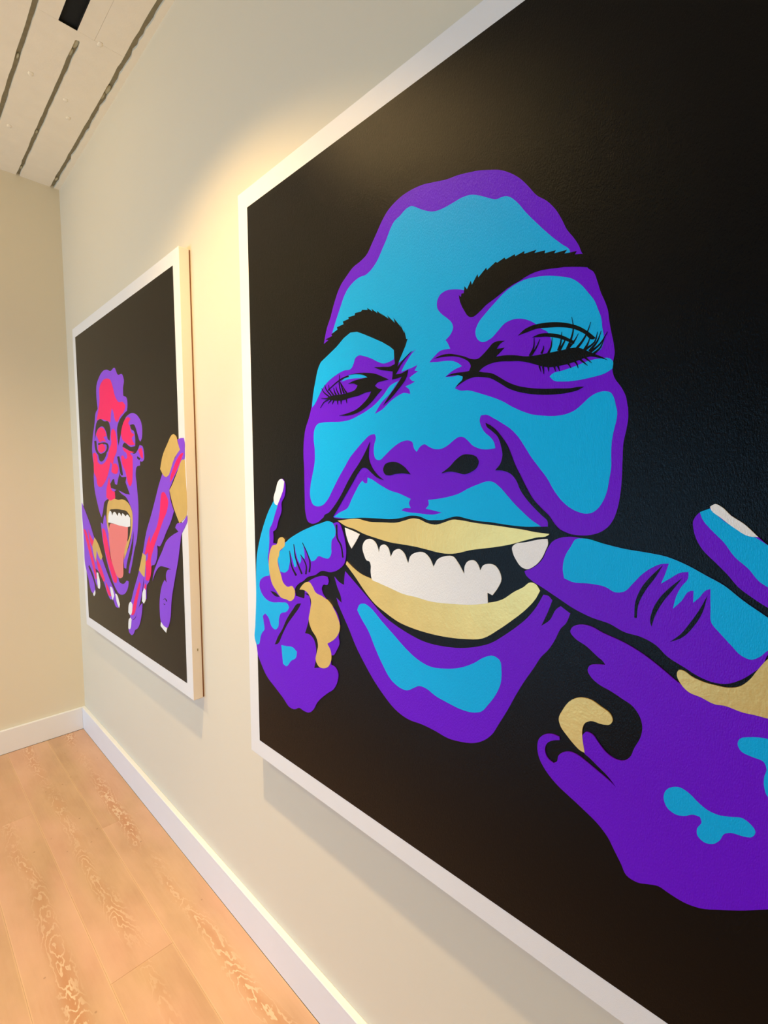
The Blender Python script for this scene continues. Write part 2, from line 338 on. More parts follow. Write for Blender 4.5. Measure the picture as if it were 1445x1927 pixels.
# painted outlines in canvas coordinates, 0.1 mm from the upper left corner
ART = {"2":[["painted_face","","purple",0,[[3625,4585,3734,4274,3868,4059,3953,3880,4033,3731,4124,3586,4258,3442,4388,3354,4621,3218,4865,3158,5043,3082,5179,2931,5331,2753,5479,2579,5624,2458,5800,2377,6005,2323,6236,2307,6521,2328,6764,2385,7056,2455,7280,2482,7522,2536,7689,2579,7892,2653,8087,2735,8277,2859,8439,3000,8598,3190,8731,3367,8902,3518,9049,3704,9143,3877,9216,4031,9316,4175,9396,4311,9442,4425,9524,4550,9527,4650,9612,4734,9670,4879,9719,5035,9786,5194,9825,5310,9847,5457,9877,5606,9917,5791,9930,5918,9915,6004,9910,6147,9939,6240,10029,6377,10093,6509,10122,6654,10126,6648,10132,6808,10114,6949,10082,7126,10076,7378,10074,7613,10062,7814,10033,8016,9977,8195,9908,8302,9801,8385,9671,8434,9478,8453,9318,8432,9215,8390,9024,8359,8916,8367,8647,8379,8341,8378,7965,8351,7754,8348,7536,8322,7309,8292,7151,8325,7002,8370,6818,8388,6629,8392,6467,8345,6199,8339,5991,8390,5739,8430,5287,8443,4804,8456,4376,8495,3900,8507,3735,8470,3541,8511,3341,8631,3085,8695,2929,8657,2829,8438,2811,8117,2806,7734,2805,7351,2787,7034,2824,6657,2883,6441,3019,6203,3127,5963,3200,5681,3291,5390,3421,5080,3511,4976]]],
["painted_face","","purple",0,[[4273,9684,4449,9799,4790,10021,5117,10235,5482,10467,5831,10597,6165,10686,6572,10750,6997,10733,7396,10668,7770,10550,8052,10413,8254,10259,8512,10038,8697,9853,8846,9653,8965,9429,9047,9434,9114,9492,9052,9670,8940,9931,9083,9803,9179,9618,9248,9558,9400,9643,9336,9806,9256,9905,9175,10089,9065,10284,8950,10426,8834,10630,8685,10877,8531,11162,8373,11486,8209,11790,8074,12029,7898,12208,7715,12321,7410,12414,7130,12454,6837,12427,6531,12416,6116,12438,5776,12352,5472,12168,5156,11918,4884,11643,4603,11318,4373,10970,4167,10689,4016,10472,3957,10340,4140,10430,4112,10292,3992,10088,3890,9858,4087,9972,4226,10003,4241,9829]]],
["painted_face","highlight","cyan",0,[[3897,4465,3977,4311,4093,4110,4229,3890,4318,3746,4448,3616,4658,3510,4821,3475,5019,3478,5174,3418,5327,3309,5476,3128,5585,2988,5693,2826,5799,2716,5953,2663,6104,2598,6236,2595,6332,2647,6491,2752,6796,2892,7002,2907,7200,2894,7365,2881,7552,2906,7735,2992,7897,3089,8045,3166,8141,3169,8224,3187,8306,3242,8423,3366,8560,3553,8717,3745,8869,3922,9017,4085,9141,4210,9272,4359,9264,4416,8416,4295,7938,4343,7606,4488,7392,4399,7211,4345,7039,4323,6907,4364,6848,4452,6848,4568,6923,4677,7071,4802,7172,4904,7201,4989,7159,5082,7038,5172,7088,5239,7140,5340,7045,5334,6926,5336,6806,5397,6671,5500,6867,5524,7075,5540,7219,5571,7319,5621,7397,5683,7277,5705,7163,5744,7033,5815,7221,5833,7390,5835,7424,5885,7350,5965,7246,6042,7365,6094,7530,6112,7745,6183,7940,6256,8188,6363,8382,6478,8569,6569,8706,6623,8882,6659,9094,6684,9257,6673,9395,6628,9509,6545,9620,6455,9711,6414,9802,6406,9891,6432,9938,6509,9967,6620,9987,6705,9981,6813,9950,6955,9928,7099,9924,7282,9929,7466,9907,7632,9877,7818,9826,7950,9755,8056,9682,8111,9606,8130,9490,8112,9390,8072,9246,7969,9119,7822,8987,7612,8854,7449,8718,7281,8602,7111,8484,6949,8340,6813,8194,6718,8044,6630,7890,6556,7787,6560,7766,6629,7802,6753,7881,6858,7972,6929,8049,7021,8076,7120,7898,7134,7767,7113,7633,7056,7523,6959,7425,6897,7343,6892,7229,6943,7114,7019,6965,7079,6782,7076,6657,7027,6562,6981,6465,7013,6367,7116,6300,7043,6260,6928,6183,6894,5994,6902,5817,6970,5673,7055,5524,7156,5373,7245,5258,7214,5212,7118,5221,6929,5269,6770,5235,6708,5106,6719,4904,6831,4654,7014,4482,7150,4305,7347,4077,7607,3889,7846,3695,8091,3498,8236,3299,8274,3137,8234,3038,8079,3056,7763,3140,7513,3223,7234,3230,6926,3196,6647,3241,6466,3343,6367,3539,6343,3824,6353,4188,6374,4494,6356,4747,6294,4991,6221,5228,6123,5381,6030,5494,5951,5679,5792,5910,5726,5804,5821,5641,5968,5456,6078,5238,6303,5455,6235,5677,6102,5892,6010,6031,5976,6207,6015,6184,5932,6082,5857,6201,5835,6327,5798,6234,5761,6184,5709,6267,5672,6405,5619,6317,5593,6389,5500,6234,5532,6100,5548,5980,5567,6032,5488,6134,5380,6267,5255,6359,5206,6168,5262,6032,5338,5911,5381,5964,5152,6033,4978,5683,4822,5165,4521,4521,4411,4175,4493]]],
["painted_face","highlight","cyan",0,[[3511,4976,3807,4851,4082,4729,4304,4602,4519,4529,4727,4555,4928,4644,5162,4757,5464,4907,5682,5038,5789,5120,5781,5296,5645,5325,5498,5332,5349,5276,5159,5179,4923,5086,4762,5050,4658,5095,4615,5184,4530,5281,4294,5287,4026,5347,3748,5452,3556,5575,3407,5735,3254,5900,3152,5965,3200,5681,3291,5390,3421,5080],[4202,5514,4378,5426,4633,5415,4919,5476,5077,5539,4838,5524,4590,5498,4377,5496],[3891,8492,4110,8376,4380,8261,4513,8068,4643,7892,4771,7735,4854,7664,4935,7720,5008,7719,5017,7600,5137,7636,5369,7744,5669,7861,5921,7917,6216,8013,6172,8096,6216,8192,6026,8210,5973,8247,6130,8273,6367,8280,6564,8290,6818,8282,6971,8243,6818,8216,6590,8186,6666,8104,6653,8020,6878,7993,7149,7943,7351,7886,7547,7794,7736,7724,7956,7667,8020,7673,8159,7753,8284,7871,8431,8017,8597,8159,8737,8268,8905,8365,8648,8385,8341,8378,7965,8351,7754,8348,7536,8322,7309,8292,7151,8325,7002,8370,6818,8388,6629,8392,6467,8345,6199,8339,5991,8390,5739,8430,5287,8443,4804,8456,4376,8495],[7798,5352,7693,5266,7666,5152,7717,5033,7870,4895,8043,4768,8211,4655,8397,4582,8556,4555,8732,4564,8925,4598,9131,4666,9311,4747,9428,4849,9545,4999,9641,5141,9689,5260,9738,5397,9756,5527,9777,5639,9775,5746,9732,5829,9660,5862,9490,5804,9196,5761,8990,5731,9019,5643,8996,5502,8941,5414,8856,5357,8746,5255,8634,5181,8498,5127,8360,5110,8218,5141,8099,5230,7976,5322],[8998,6088,9039,6054,9202,6030,9399,5994,9588,5950,9735,5947,9861,5963,9911,6013,9909,6111,9813,6159,9631,6188,9404,6202,9206,6190,9062,6155],[4659,10493,4729,10363,4898,10312,5062,10359,5378,10563,5732,10784,6071,10995,6394,11145,6704,11201,7041,11149,7399,11033,7700,10863,7915,10702,8090,10635,8210,10680,8246,10853,8233,11072,8150,11282,7997,11520,7855,11694,7672,11773,7405,11799,7126,11775,6834,11733,6618,11662,6440,11663,6303,11741,6117,11853,5925,11857,5678,11764,5424,11496,5215,11207,5002,10872,4782,10646]]],
["painted_face","eyebrow","black",1,[[3511,4976,3382,4688,3648,4590,3789,4544,3683,4509,3915,4480,3888,4435,4102,4379,4080,4327,4300,4309,4280,4249,4473,4236,4456,4197,4657,4204,4674,4160,4853,4174,4886,4147,5051,4186,5040,4144,5190,4247,5160,4188,5334,4317,5319,4269,5522,4419,5412,4329,5642,4491,5606,4420,5809,4608,5774,4505,5975,4726,5931,4635,6060,4853,6060,4803,6107,4975,6141,4974,6084,5099,5998,5233,5911,5368,5876,5463,5805,5605,5733,5684,5752,5520,5806,5376,5789,5221,5782,5119,5682,5038,5464,4907,5162,4757,4928,4644,4727,4555,4519,4529,4304,4602,4082,4729,3807,4851]]],
["painted_face","eyebrow","black",1,[[7321,4469,7363,4513,7376,4457,7423,4467,7438,4352,7488,4418,7564,4299,7586,4370,7695,4228,7714,4285,7866,4171,7876,4216,8046,4131,8066,4155,8203,4115,8222,4149,8383,4119,8390,4152,8548,4123,8545,4163,8746,4166,8715,4204,8889,4219,8880,4260,9055,4269,9032,4307,9226,4317,9188,4359,9369,4381,9341,4418,9447,4443,9551,4504,9571,4582,9536,4654,9423,4614,9307,4580,9188,4547,9088,4531,8964,4508,8838,4491,8731,4490,8644,4500,8555,4521,8466,4550,8363,4572,8258,4605,8067,4690,7968,4728,7868,4767,7779,4825,7689,4875,7631,4899,7570,4896,7530,4878,7489,4841,7442,4768,7392,4686,7350,4598,7330,4527]]],
["painted_face","closed_eye","black",0,[[6777,5453,6939,5420,7116,5423,7287,5471,7454,5531,7591,5594,7723,5610,7827,5551,7928,5473,8002,5412,8076,5394,8227,5413,8138,5448,8078,5515,8224,5520,8152,5577,8067,5636,8226,5642,8416,5674,8599,5722,8733,5735,8885,5736,9073,5734,9195,5732,9314,5726,9431,5743,9528,5792,9660,5871,9734,5911,9847,5988,9716,5932,9587,5895,9493,5907,9397,5928,9280,5947,9139,5953,8995,5950,8867,5916,8758,5869,8646,5825,8510,5782,8323,5752,8130,5726,7956,5734,7829,5768,7739,5824,7830,5851,7984,5889,8134,5974,8280,6069,8447,6149,8653,6211,8874,6253,9126,6281,9328,6302,9445,6298,9522,6306,9446,6340,9290,6363,9087,6364,8875,6344,8655,6302,8472,6249,8306,6177,8135,6066,7959,5965,7831,5931,7647,5905,7513,5924,7403,5961,7252,6029,7333,5963,7408,5905,7416,5861,7318,5824,7205,5812,7054,5809,7176,5781,7290,5779,7457,5788,7544,5786,7578,5707,7537,5634,7455,5576,7287,5503,7116,5469,6939,5455]]],
["painted_face","closed_eye","black",0,[[8457,5379,8569,5307,8702,5275,8896,5278,9105,5313,9286,5372,9463,5465,9578,5559,9673,5654,9636,5666,9503,5557,9347,5460,9147,5395,8940,5359,8769,5339,8637,5355],[8701,5454,8814,5427,8984,5448,9150,5504,9291,5589,9371,5642,9362,5678,9252,5614,9110,5544,8943,5492,8815,5471]]],
["painted_face","eyelash","black",1,[[8683,5738,8705,5697,8726,5657,8741,5613,8744,5564,8741,5516,8738,5467,8731,5466,8730,5513,8728,5560,8720,5605,8702,5643,8677,5679,8651,5718],[8703,5733,8732,5696,8759,5660,8784,5623,8803,5584,8818,5545,8834,5507,8828,5503,8808,5539,8788,5575,8765,5611,8738,5644,8706,5676,8674,5710],[8875,5736,8883,5715,8891,5693,8897,5672,8899,5651,8897,5633,8896,5616,8890,5614,8886,5631,8883,5647,8878,5663,8868,5680,8856,5698,8843,5718],[8986,5751,9000,5721,9014,5691,9024,5656,9029,5612,9029,5565,9030,5519,9024,5517,9018,5562,9012,5607,9003,5647,8988,5677,8971,5703,8952,5730],[9142,5738,9153,5698,9164,5658,9173,5616,9177,5567,9177,5516,9178,5466,9172,5465,9166,5513,9160,5562,9152,5608,9139,5647,9123,5683,9107,5721],[9161,5744,9184,5703,9205,5663,9223,5628,9233,5599,9239,5576,9245,5553,9237,5549,9227,5570,9217,5590,9203,5615,9181,5647,9155,5683,9128,5722],[9278,5745,9296,5700,9314,5656,9329,5610,9342,5559,9352,5506,9355,5452,9348,5395,9334,5340,9320,5285,9315,5285,9325,5340,9335,5394,9338,5448,9332,5498,9318,5548,9302,5596,9284,5640,9263,5681,9241,5724],[9280,5745,9312,5713,9343,5681,9371,5648,9392,5612,9409,5577,9425,5542,9420,5538,9399,5570,9377,5602,9352,5632,9321,5660,9286,5686,9250,5714],[9399,5781,9434,5741,9468,5703,9498,5665,9522,5627,9540,5591,9557,5552,9573,5508,9586,5463,9599,5418,9594,5415,9577,5458,9561,5501,9542,5543,9522,5579,9501,5611,9475,5645,9443,5680,9406,5715,9368,5752],[9526,5810,9543,5777,9559,5745,9573,5713,9582,5681,9588,5651,9593,5621,9588,5619,9577,5646,9567,5673,9553,5700,9535,5728,9514,5756,9492,5786],[9599,5835,9636,5794,9672,5753,9701,5711,9721,5663,9733,5617,9745,5570,9740,5568,9723,5611,9706,5655,9683,5697,9650,5733,9611,5769,9570,5806],[9614,5848,9661,5816,9706,5784,9746,5747,9778,5700,9804,5650,9830,5601,9825,5597,9796,5644,9766,5690,9731,5732,9689,5764,9642,5790,9593,5819],[9652,5882,9687,5857,9720,5832,9748,5801,9766,5761,9777,5719,9788,5678,9783,5675,9768,5714,9752,5753,9732,5787,9703,5812,9668,5832,9631,5853],[9529,5806,9578,5777,9626,5748,9664,5713,9683,5667,9689,5619,9695,5572,9690,5570,9679,5615,9668,5660,9648,5699,9610,5727,9560,5750,9508,5775],[8815,5905,8829,5938,8842,5970,8856,6002,8860,6002,8853,5969,8847,5937,8840,5903],[8873,5923,8883,5962,8892,6000,8901,6038,8906,6039,8905,6001,8904,5963,8903,5924],[8959,5935,8965,5961,8971,5985,8977,6010,8981,6011,8984,5987,8986,5963,8988,5939],[9054,5953,9065,5978,9077,6003,9088,6027,9092,6027,9088,6002,9085,5976,9082,5950],[9110,5953,9124,5980,9138,6007,9152,6033,9155,6032,9149,6005,9143,5977,9137,5948],[9253,5932,9266,5946,9278,5959,9290,5972,9301,5987,9312,6001,9323,6016,9328,6014,9320,5998,9312,5982,9303,5965,9294,5949,9284,5934,9274,5919],[9356,5922,9372,5939,9387,5954,9400,5970,9410,5990,9419,6011,9428,6032,9433,6031,9429,6009,9424,5987,9416,5965,9405,5944,9392,5925,9379,5906],[9445,5920,9467,5938,9487,5955,9508,5972,9527,5988,9545,6002,9564,6017,9567,6013,9551,5996,9536,5979,9519,5960,9501,5941,9483,5921,9464,5900],[9512,5903,9529,5917,9546,5930,9564,5944,9583,5959,9602,5975,9621,5991,9624,5987,9608,5969,9591,5950,9574,5932,9559,5915,9545,5899,9530,5883]]],
["painted_face","closed_eye","black",0,[[4432,5587,4589,5553,4797,5540,5038,5536,4919,5476,4675,5422,4422,5404,4716,5406,4999,5439,5271,5501,5460,5581,5643,5664,5459,5672,5308,5691,5250,5736,5345,5801,5458,5834,5344,5907,5190,6022,4992,6136,4706,6232,4409,6261,4123,6236,4496,6198,4707,6149,4913,6046,5074,5928,5145,5835,4995,5838,4752,5877,4500,5890,4240,5917,3971,5894,3787,5853,3622,5820,3881,5776,4198,5784,4459,5773,4671,5730,4734,5663,4631,5614],[5227,5362,5498,5397,5680,5420,5813,5398,5883,5444,5858,5536,5805,5630,5733,5676,5759,5527,5608,5491,5423,5445],[5737,5677,5805,5605,5963,5597,6157,5552,6117,5675,5892,5896,5677,6050,5486,6152,5641,5994,5822,5836,5997,5658,5858,5676]]],
["painted_face","eyelash","black",1,[[3754,5650,3852,5606,3947,5564,4034,5529,4115,5501,4188,5479,4257,5463,4327,5454,4393,5449,4459,5445,4443,5411,4377,5417,4310,5424,4237,5436,4166,5454,4093,5478,4012,5508,3925,5546,3832,5589,3735,5635],[5850,5572,5903,5510,5953,5450,6011,5392,6085,5334,6165,5278,6243,5223,6238,5219,6153,5268,6066,5319,5984,5373,5916,5427,5857,5483,5795,5541],[3802,5775,3734,5737,3667,5700,3612,5665,3576,5630,3552,5597,3527,5564,3518,5565,3537,5600,3557,5635,3591,5674,3644,5714,3709,5754,3774,5796],[3876,5766,3812,5714,3749,5663,3700,5618,3673,5578,3658,5542,3643,5505,3634,5505,3643,5542,3652,5579,3676,5624,3722,5674,3781,5727,3841,5781],[3955,5761,3904,5716,3856,5673,3818,5633,3797,5595,3786,5559,3775,5523,3765,5523,3770,5559,3775,5596,3792,5638,3828,5682,3873,5728,3918,5775],[4048,5768,4022,5738,3997,5710,3979,5683,3968,5658,3963,5635,3958,5611,3949,5610,3948,5634,3947,5658,3952,5685,3967,5715,3987,5746,4008,5777],[4138,5771,4113,5739,4090,5709,4069,5680,4053,5650,4040,5620,4026,5590,4017,5591,4025,5620,4032,5651,4044,5682,4060,5714,4078,5746,4097,5779],[4228,5776,4199,5703,4172,5633,4152,5564,4148,5494,4152,5427,4156,5360,4147,5358,4137,5425,4127,5491,4126,5562,4140,5633,4162,5704,4185,5778],[4319,5773,4291,5723,4263,5675,4237,5629,4213,5587,4192,5548,4171,5509,4162,5510,4177,5549,4191,5588,4208,5632,4227,5679,4248,5728,4270,5779],[4404,5771,4369,5736,4335,5702,4301,5664,4264,5619,4226,5572,4188,5525,4180,5527,4212,5575,4243,5624,4274,5671,4303,5711,4331,5747,4360,5784],[3755,5837,3698,5850,3641,5863,3588,5884,3541,5920,3500,5962,3460,6004,3468,6008,3513,5968,3558,5929,3606,5898,3658,5881,3714,5872,3772,5863],[3841,5859,3805,5884,3770,5909,3735,5933,3742,5938,3785,5919,3828,5900,3871,5880],[3929,5878,3915,5908,3901,5936,3887,5965,3896,5968,3919,5943,3943,5918,3967,5892],[4055,5898,4063,5930,4070,5961,4078,5992,4087,5993,4090,5962,4093,5932,4095,5901],[4176,5910,4180,5940,4185,5969,4190,5998,4199,5999,4204,5971,4210,5943,4215,5915],[4352,5908,4361,5938,4369,5966,4378,5995,4387,5995,4388,5967,4389,5939,4390,5910],[3695,5809,3631,5802,3567,5795,3503,5788,3502,5794,3565,5808,3628,5821,3692,5835]]],
["painted_face","nostril","black",0,[[5478,7448,5523,7342,5671,7292,5852,7301,6028,7377,6216,7538,6027,7519,5815,7530,5633,7556,5522,7528]]],
["painted_face","nostril","black",0,[[6962,7524,7145,7409,7289,7284,7430,7207,7568,7205,7704,7250,7753,7330,7719,7430,7599,7508,7461,7546,7320,7517,7146,7497]]],
["painted_face","smile_line","black",0,[[5096,6863,5063,7031,5061,7195,5139,7362,5294,7527,5491,7652,5293,7595,5138,7499,4979,7400,4857,7398,4732,7495,4561,7693,4385,7897,4204,8106,4019,8320,3877,8478,3900,8522,3541,8542,3542,8502,3737,8394,3928,8234,4161,7989,4388,7694,4563,7494,4734,7326,4901,7135]]],
["painted_face","smile_line","black",0,[[7887,6693,7969,6733,8096,6829,8197,6943,8296,7076,8370,7228,8444,7400,8541,7570,8659,7779,8752,7923,8910,8083,9042,8199,9129,8315,9215,8390,9359,8443,9299,8504,9134,8508,9025,8373,9012,8272,8913,8185,8778,8067,8639,7926,8545,7802,8472,7654,8376,7548,8230,7493,8081,7484,8179,7373,8214,7244,8187,7092,8123,6938,7996,6822,7906,6750]]],
["painted_face","upper_lip","gold",0,[[4038,8565,4287,8529,4678,8486,5049,8526,5440,8516,5884,8488,6095,8431,6267,8387,6434,8395,6629,8454,6850,8469,7033,8416,7210,8357,7412,8357,7635,8379,7913,8395,8119,8404,8366,8420,8602,8435,8830,8460,9048,8468,9027,8490,8831,8543,8606,8616,8418,8682,8124,8759,7866,8812,7596,8869,7314,8953,7156,8980,6945,8985,6630,8956,6368,8931,6095,8919,5664,8906,5284,8857,4883,8792,4590,8714,4329,8673]]],
["painted_face","lower_lip","gold",0,[[4336,9450,4482,9538,4794,9673,5148,9737,5537,9805,5930,9874,6394,9909,6827,9895,7312,9836,7761,9768,7974,9733,8245,9630,8471,9459,8627,9362,8748,9266,8838,9280,8914,9373,8843,9511,8664,9730,8446,9934,8186,10154,7876,10377,7471,10481,7037,10539,6659,10557,6303,10549,5880,10496,5534,10382,5223,10253,4901,10023,4623,9774,4305,9521]]],
["painted_face","teeth","white",0,[[5100,9436,5061,9370,4980,9357,4899,9246,4851,9080,4923,8945,5085,8888,5224,8932,5302,9022,5351,9147,5391,9013,5494,8967,5607,9019,5688,9203,5773,9070,5918,9020,6042,9081,6157,9281,6215,9128,6368,9039,6566,9026,6695,9112,6790,9266,6884,9115,7066,9033,7245,9025,7347,9121,7483,9309,7490,9163,7559,9067,7696,9044,7773,9111,7812,9201,7869,9104,7974,9064,8103,9079,8180,9154,8226,9282,8159,9449,8058,9590,7959,9561,7969,9742,7824,9785,7550,9844,7309,9879,7011,9915,6697,9934,6368,9914,6023,9907,5659,9844,5276,9778,5150,9754,5099,9592]]],
["painted_face","fang","white",0,[[4284,8706,4546,8760,4767,8815,4629,9000,4498,9152,4391,9007,4318,8836]]],
["painted_face","fang","white",0,[[8419,8730,8466,8682,8652,8633,8920,8561,9018,8548,9030,8609,8989,8736,8926,8867,8818,8989,8683,9062,8590,9040,8494,8939,8432,8827]]],
["painted_hand|a","","purple",0,[[375,12124,412,11773,494,11001,527,10249,591,9723,760,9267,976,8854,1217,8486,1479,8196,1615,7850,1773,7645,1892,7628,1978,7695,1978,8063,1836,8236,1829,8440,1675,8705,1557,8937,1418,9007,1430,9174,1406,9317,1593,9317,2015,9226,2479,8986,3022,8783,3431,8662,3725,8597,3889,8633,4029,8600,4120,8642,4208,8790,4294,9020,4321,9284,4264,9499,4080,9657,3797,9771,3432,9789,3201,9915,2859,10028,2721,10130,2498,10247,2353,10404,2388,10567,2737,10574,2768,10403,2745,10242,2936,10108,3200,9979,3504,9898,3650,9900,3697,10002,3647,10087,3499,10110,3438,10199,3494,10348,3591,10426,3830,10571,4015,10752,4081,10953,4055,11113,4030,11243,4060,11359,3954,11572,3832,11719,3736,11738,3755,11971,3899,11995,4005,12122,3989,12252,3842,12518,3594,12708,3338,12921,3179,13088,3070,13259,2852,13435,2631,13459,2463,13447,2230,13561,1994,13570,1756,13432,1388,13257,940,13037,680,12770,517,12547,459,12295]]],
["painted_hand|a","highlight","cyan",0,[[1479,8196,1659,8304,1528,8540,1362,8829,1263,8941,1230,9297,1174,9588,1136,9735,1202,10013,1195,10212,918,10287,710,10445,690,10596,798,10764,1025,10890,1283,10917,1722,10849,2022,10837,2090,10911,1986,11034,1681,11164,1614,11301,1576,11523,1415,11637,1258,11591,1104,11368,943,11290,819,11388,865,11564,892,11744,751,11887,678,12016,601,12223,480,12278,375,12124,412,11773,494,11001,527,10249,591,9723,760,9267,976,8854,1217,8486],[1676,9534,1831,9432,1943,9284,2015,9226,2479,8986,3022,8783,3431,8662,3725,8597,3889,8648,3966,8778,3945,8915,3835,9016,3808,9186,3805,9339,3708,9458,3513,9465,3339,9447,3184,9566,3054,9607,2977,9526,2859,9409,2720,9185,2778,9418,2790,9580,2683,9559,2619,9484,2637,9630,2579,9730,2489,9614,2359,9262,2416,9623,2439,9804,2353,9838,2263,9640,2154,9433,2176,9650,2124,9826,2080,9934,1930,10030,1720,10034,1664,9884,1609,9716],[1695,11995,1926,11967,2221,11930,2391,11998,2358,12144,2122,12311,1896,12513,1758,12479,1724,12202]]],
["painted_hand|a","shadow_mark","black",0,[[2767,10437,2954,10471,3001,10692,2941,10966,2855,11215,2751,11437,2956,11431,3112,11520,3185,11699,3179,11963,3105,12221,3355,12145,3370,11460,3170,11245,3187,10528,2875,10419],[1217,10622,1483,10632,1666,10707,1480,10729],[2607,10714,2427,10763,2252,10932,1949,11268,1759,11554,1567,11775,1387,12052,1527,12000,1754,11697,2005,11361,2305,11058,2509,10849]]],
["painted_hand|a","crease","black",1,[[3977,8657,3979,8764,3982,8868,3997,8960,4040,9027,4093,9074,4134,9129,4158,9209,4174,9299,4189,9390,4234,9381,4220,9291,4205,9200,4180,9115,4137,9054,4086,9008,4048,8948,4035,8862,4034,8759,4033,8653],[2139,9446,2156,9578,2172,9706,2202,9821,2256,9913,2321,9985,2385,10056,2456,10025,2385,9957,2314,9890,2255,9806,2218,9697,2193,9571,2168,9441],[2328,9259,2339,9371,2350,9481,2382,9597,2453,9725,2542,9853,2630,9979,2691,9955,2598,9832,2504,9707,2429,9584,2391,9473,2374,9366,2356,9255],[2608,9500,2657,9541,2704,9581,2744,9623,2780,9671,2808,9721,2824,9773,2821,9831,2806,9892,2791,9953,2855,9949,2866,9888,2877,9825,2875,9763,2854,9708,2821,9656,2780,9608,2735,9566,2683,9527,2630,9488],[2691,9191,2761,9279,2827,9363,2882,9443,2926,9519,2958,9587,2975,9656,2971,9732,2951,9808,2932,9885,2995,9882,3010,9805,3025,9727,3026,9648,3004,9575,2967,9506,2919,9431,2859,9351,2789,9268,2716,9182]]],
["painted_hand|a","ring","gold",0,[[1593,9317,1658,9189,1812,9125,1946,9181,1941,9335,1832,9415,1708,9496,1673,9622,1609,9716,1645,9921,1747,10117,1832,10296,2036,10386,2241,10337,2352,10438,2330,10611,2142,10739,1966,10725,1727,10715,1516,10573,1333,10424,1216,10155,1185,9801,1238,9581,1372,9390]]],
["painted_hand|a","ring","gold",0,[[2550,10372,2636,10276,2829,10147,2962,10127,3091,10221,3192,10334,3443,10388,3639,10449,3830,10571,3991,10756,4081,10953,4055,11113,3911,11301,3618,11497,3738,11626,3758,11843,3657,12030,3456,12133,3278,12133,3163,12000,3208,11824,3265,11614,3217,11463,3013,11280,2912,11070,2971,10828,3015,10558,2902,10414,2742,10358]]],
["painted_hand|a","fingernail","white",0,[[1480,8179,1582,7919,1742,7662,1863,7628,1978,7695,1931,7879,1786,8119,1641,8311,1538,8281]]],
["painted_hand|b","","purple",0,[[8645,9096,8788,9026,8935,8889,9033,8684,9103,8580,9214,8516,9352,8486,9565,8492,9845,8539,10135,8587,10407,8608,10665,8639,10912,8726,11108,8825,11297,8920,11481,9064,11733,9231,11971,9389,11975,9470,11932,9564,11751,9673,11714,9789,11619,9924,11502,10046,11380,10127,11252,10154,11079,10124,10918,10052,10709,9953,10577,9840,10399,9772,10169,9749,9975,9675,9723,9636,9458,9554,9207,9435,8944,9310,8761,9224,8668,9151],[10954,8266,10946,8154,11004,8050,11115,7989,11169,7943,11262,8005,11427,8146,11586,8283,11698,8388,11935,8547,11964,9226,11728,9116,11582,9025,11440,8919,11328,8783,11195,8646,11059,8505,10987,8377]]],
["painted_hand|b","","purple",0,[[9413,9917,9438,9843,9544,9780,9701,9768,9880,9826,10173,9900,10406,9994,10586,10095,10717,10180,10844,10264,11014,10336,11254,10403,11547,10412,11781,10384,12003,10406,12098,12587,11879,12741,11647,12908,11391,13066,11210,13166,11020,13206,10839,13188,10715,13168,10590,13216,10439,13275,10304,13255,10231,13131,10134,12981,10035,12827,9886,12697,9709,12601,9500,12501,9255,12383,9056,12221,8953,12068,8921,11912,8947,11761,9045,11654,9183,11601,9279,11606,9286,11652,9158,11713,9076,11794,9050,11916,9109,12031,9193,12065,9247,12015,9272,11908,9352,11822,9457,11774,9561,11777,9715,11832,9865,11898,10011,11962,10139,12031,10009,11912,9863,11821,9738,11744,9666,11707,9645,11571,9635,11444,9691,11371,9778,11377,9878,11480,10000,11584,10118,11617,10220,11594,10286,11530,10358,11341,10428,11167,10445,11016,10409,10885,10318,10771,10160,10701,10021,10646,9854,10597,9743,10528,9684,10430,9714,10353,9798,10315,9934,10286,9892,10234,9840,10204,9657,10077,9469,9986]]],
["painted_hand|b","highlight","cyan",0,[[9460,8514,9565,8492,9845,8539,10135,8587,10407,8608,10665,8639,10912,8726,11108,8825,11297,8920,11481,9064,11733,9231,11971,9389,11899,9540,11749,9620,11678,9713,11595,9767,11508,9746,11397,9641,11284,9523,11187,9409,11171,9231,11161,8985,11124,9003,11043,9118,10983,9191,10982,9037,10952,9042,10848,9198,10760,9309,10786,9163,10842,9013,10917,8886,10918,8805,10835,8824,10716,8915,10610,9002,10652,8877,10693,8725,10605,8741,10479,8816,10372,8915,10264,9054,10152,9184,10034,9211,9912,9159,9685,9142,9422,9155,9298,9118,9275,8985,9304,8792,9395,8621],[11013,8038,11115,7989,11267,8135,11431,8242,11587,8314,11698,8388,11935,8547,11954,9002,11718,8876,11641,8824,11535,8691,11391,8558,11277,8395,11143,8252,11045,8126],[10740,11921,10752,11797,10829,11702,10927,11664,11025,11693,11141,11775,11235,11820,11344,11828,11466,11793,11600,11747,11668,11777,11724,11845,11691,11937,11609,11970,11491,11990,11423,12037,11374,12153,11305,12235,11214,12262,11138,12211,11131,12123,11177,12008,11157,11950,11091,11955,10979,12028,10881,12053,10790,12016],[11511,10850,11528,10769,11625,10711,11792,10667,11985,10674,12028,10979,11983,11326,11862,11384,11821,11362,11786,11273,11780,11130,11797,11039,11765,10959,11651,10943,11551,10920]]],
["painted_hand|b","crease","black",0,[[10621,8758,10504,8897,10378,9086,10305,9295,10296,9520,10328,9519,10341,9338,10423,9127,10547,8915],[10852,8891,10720,9032,10599,9195,10519,9378,10499,9553,10515,9598,10544,9471,10643,9235,10742,9076],[11131,9076,11049,9277,10957,9457,10863,9618,10740,9755,10865,9676,10998,9495,11088,9293]]],
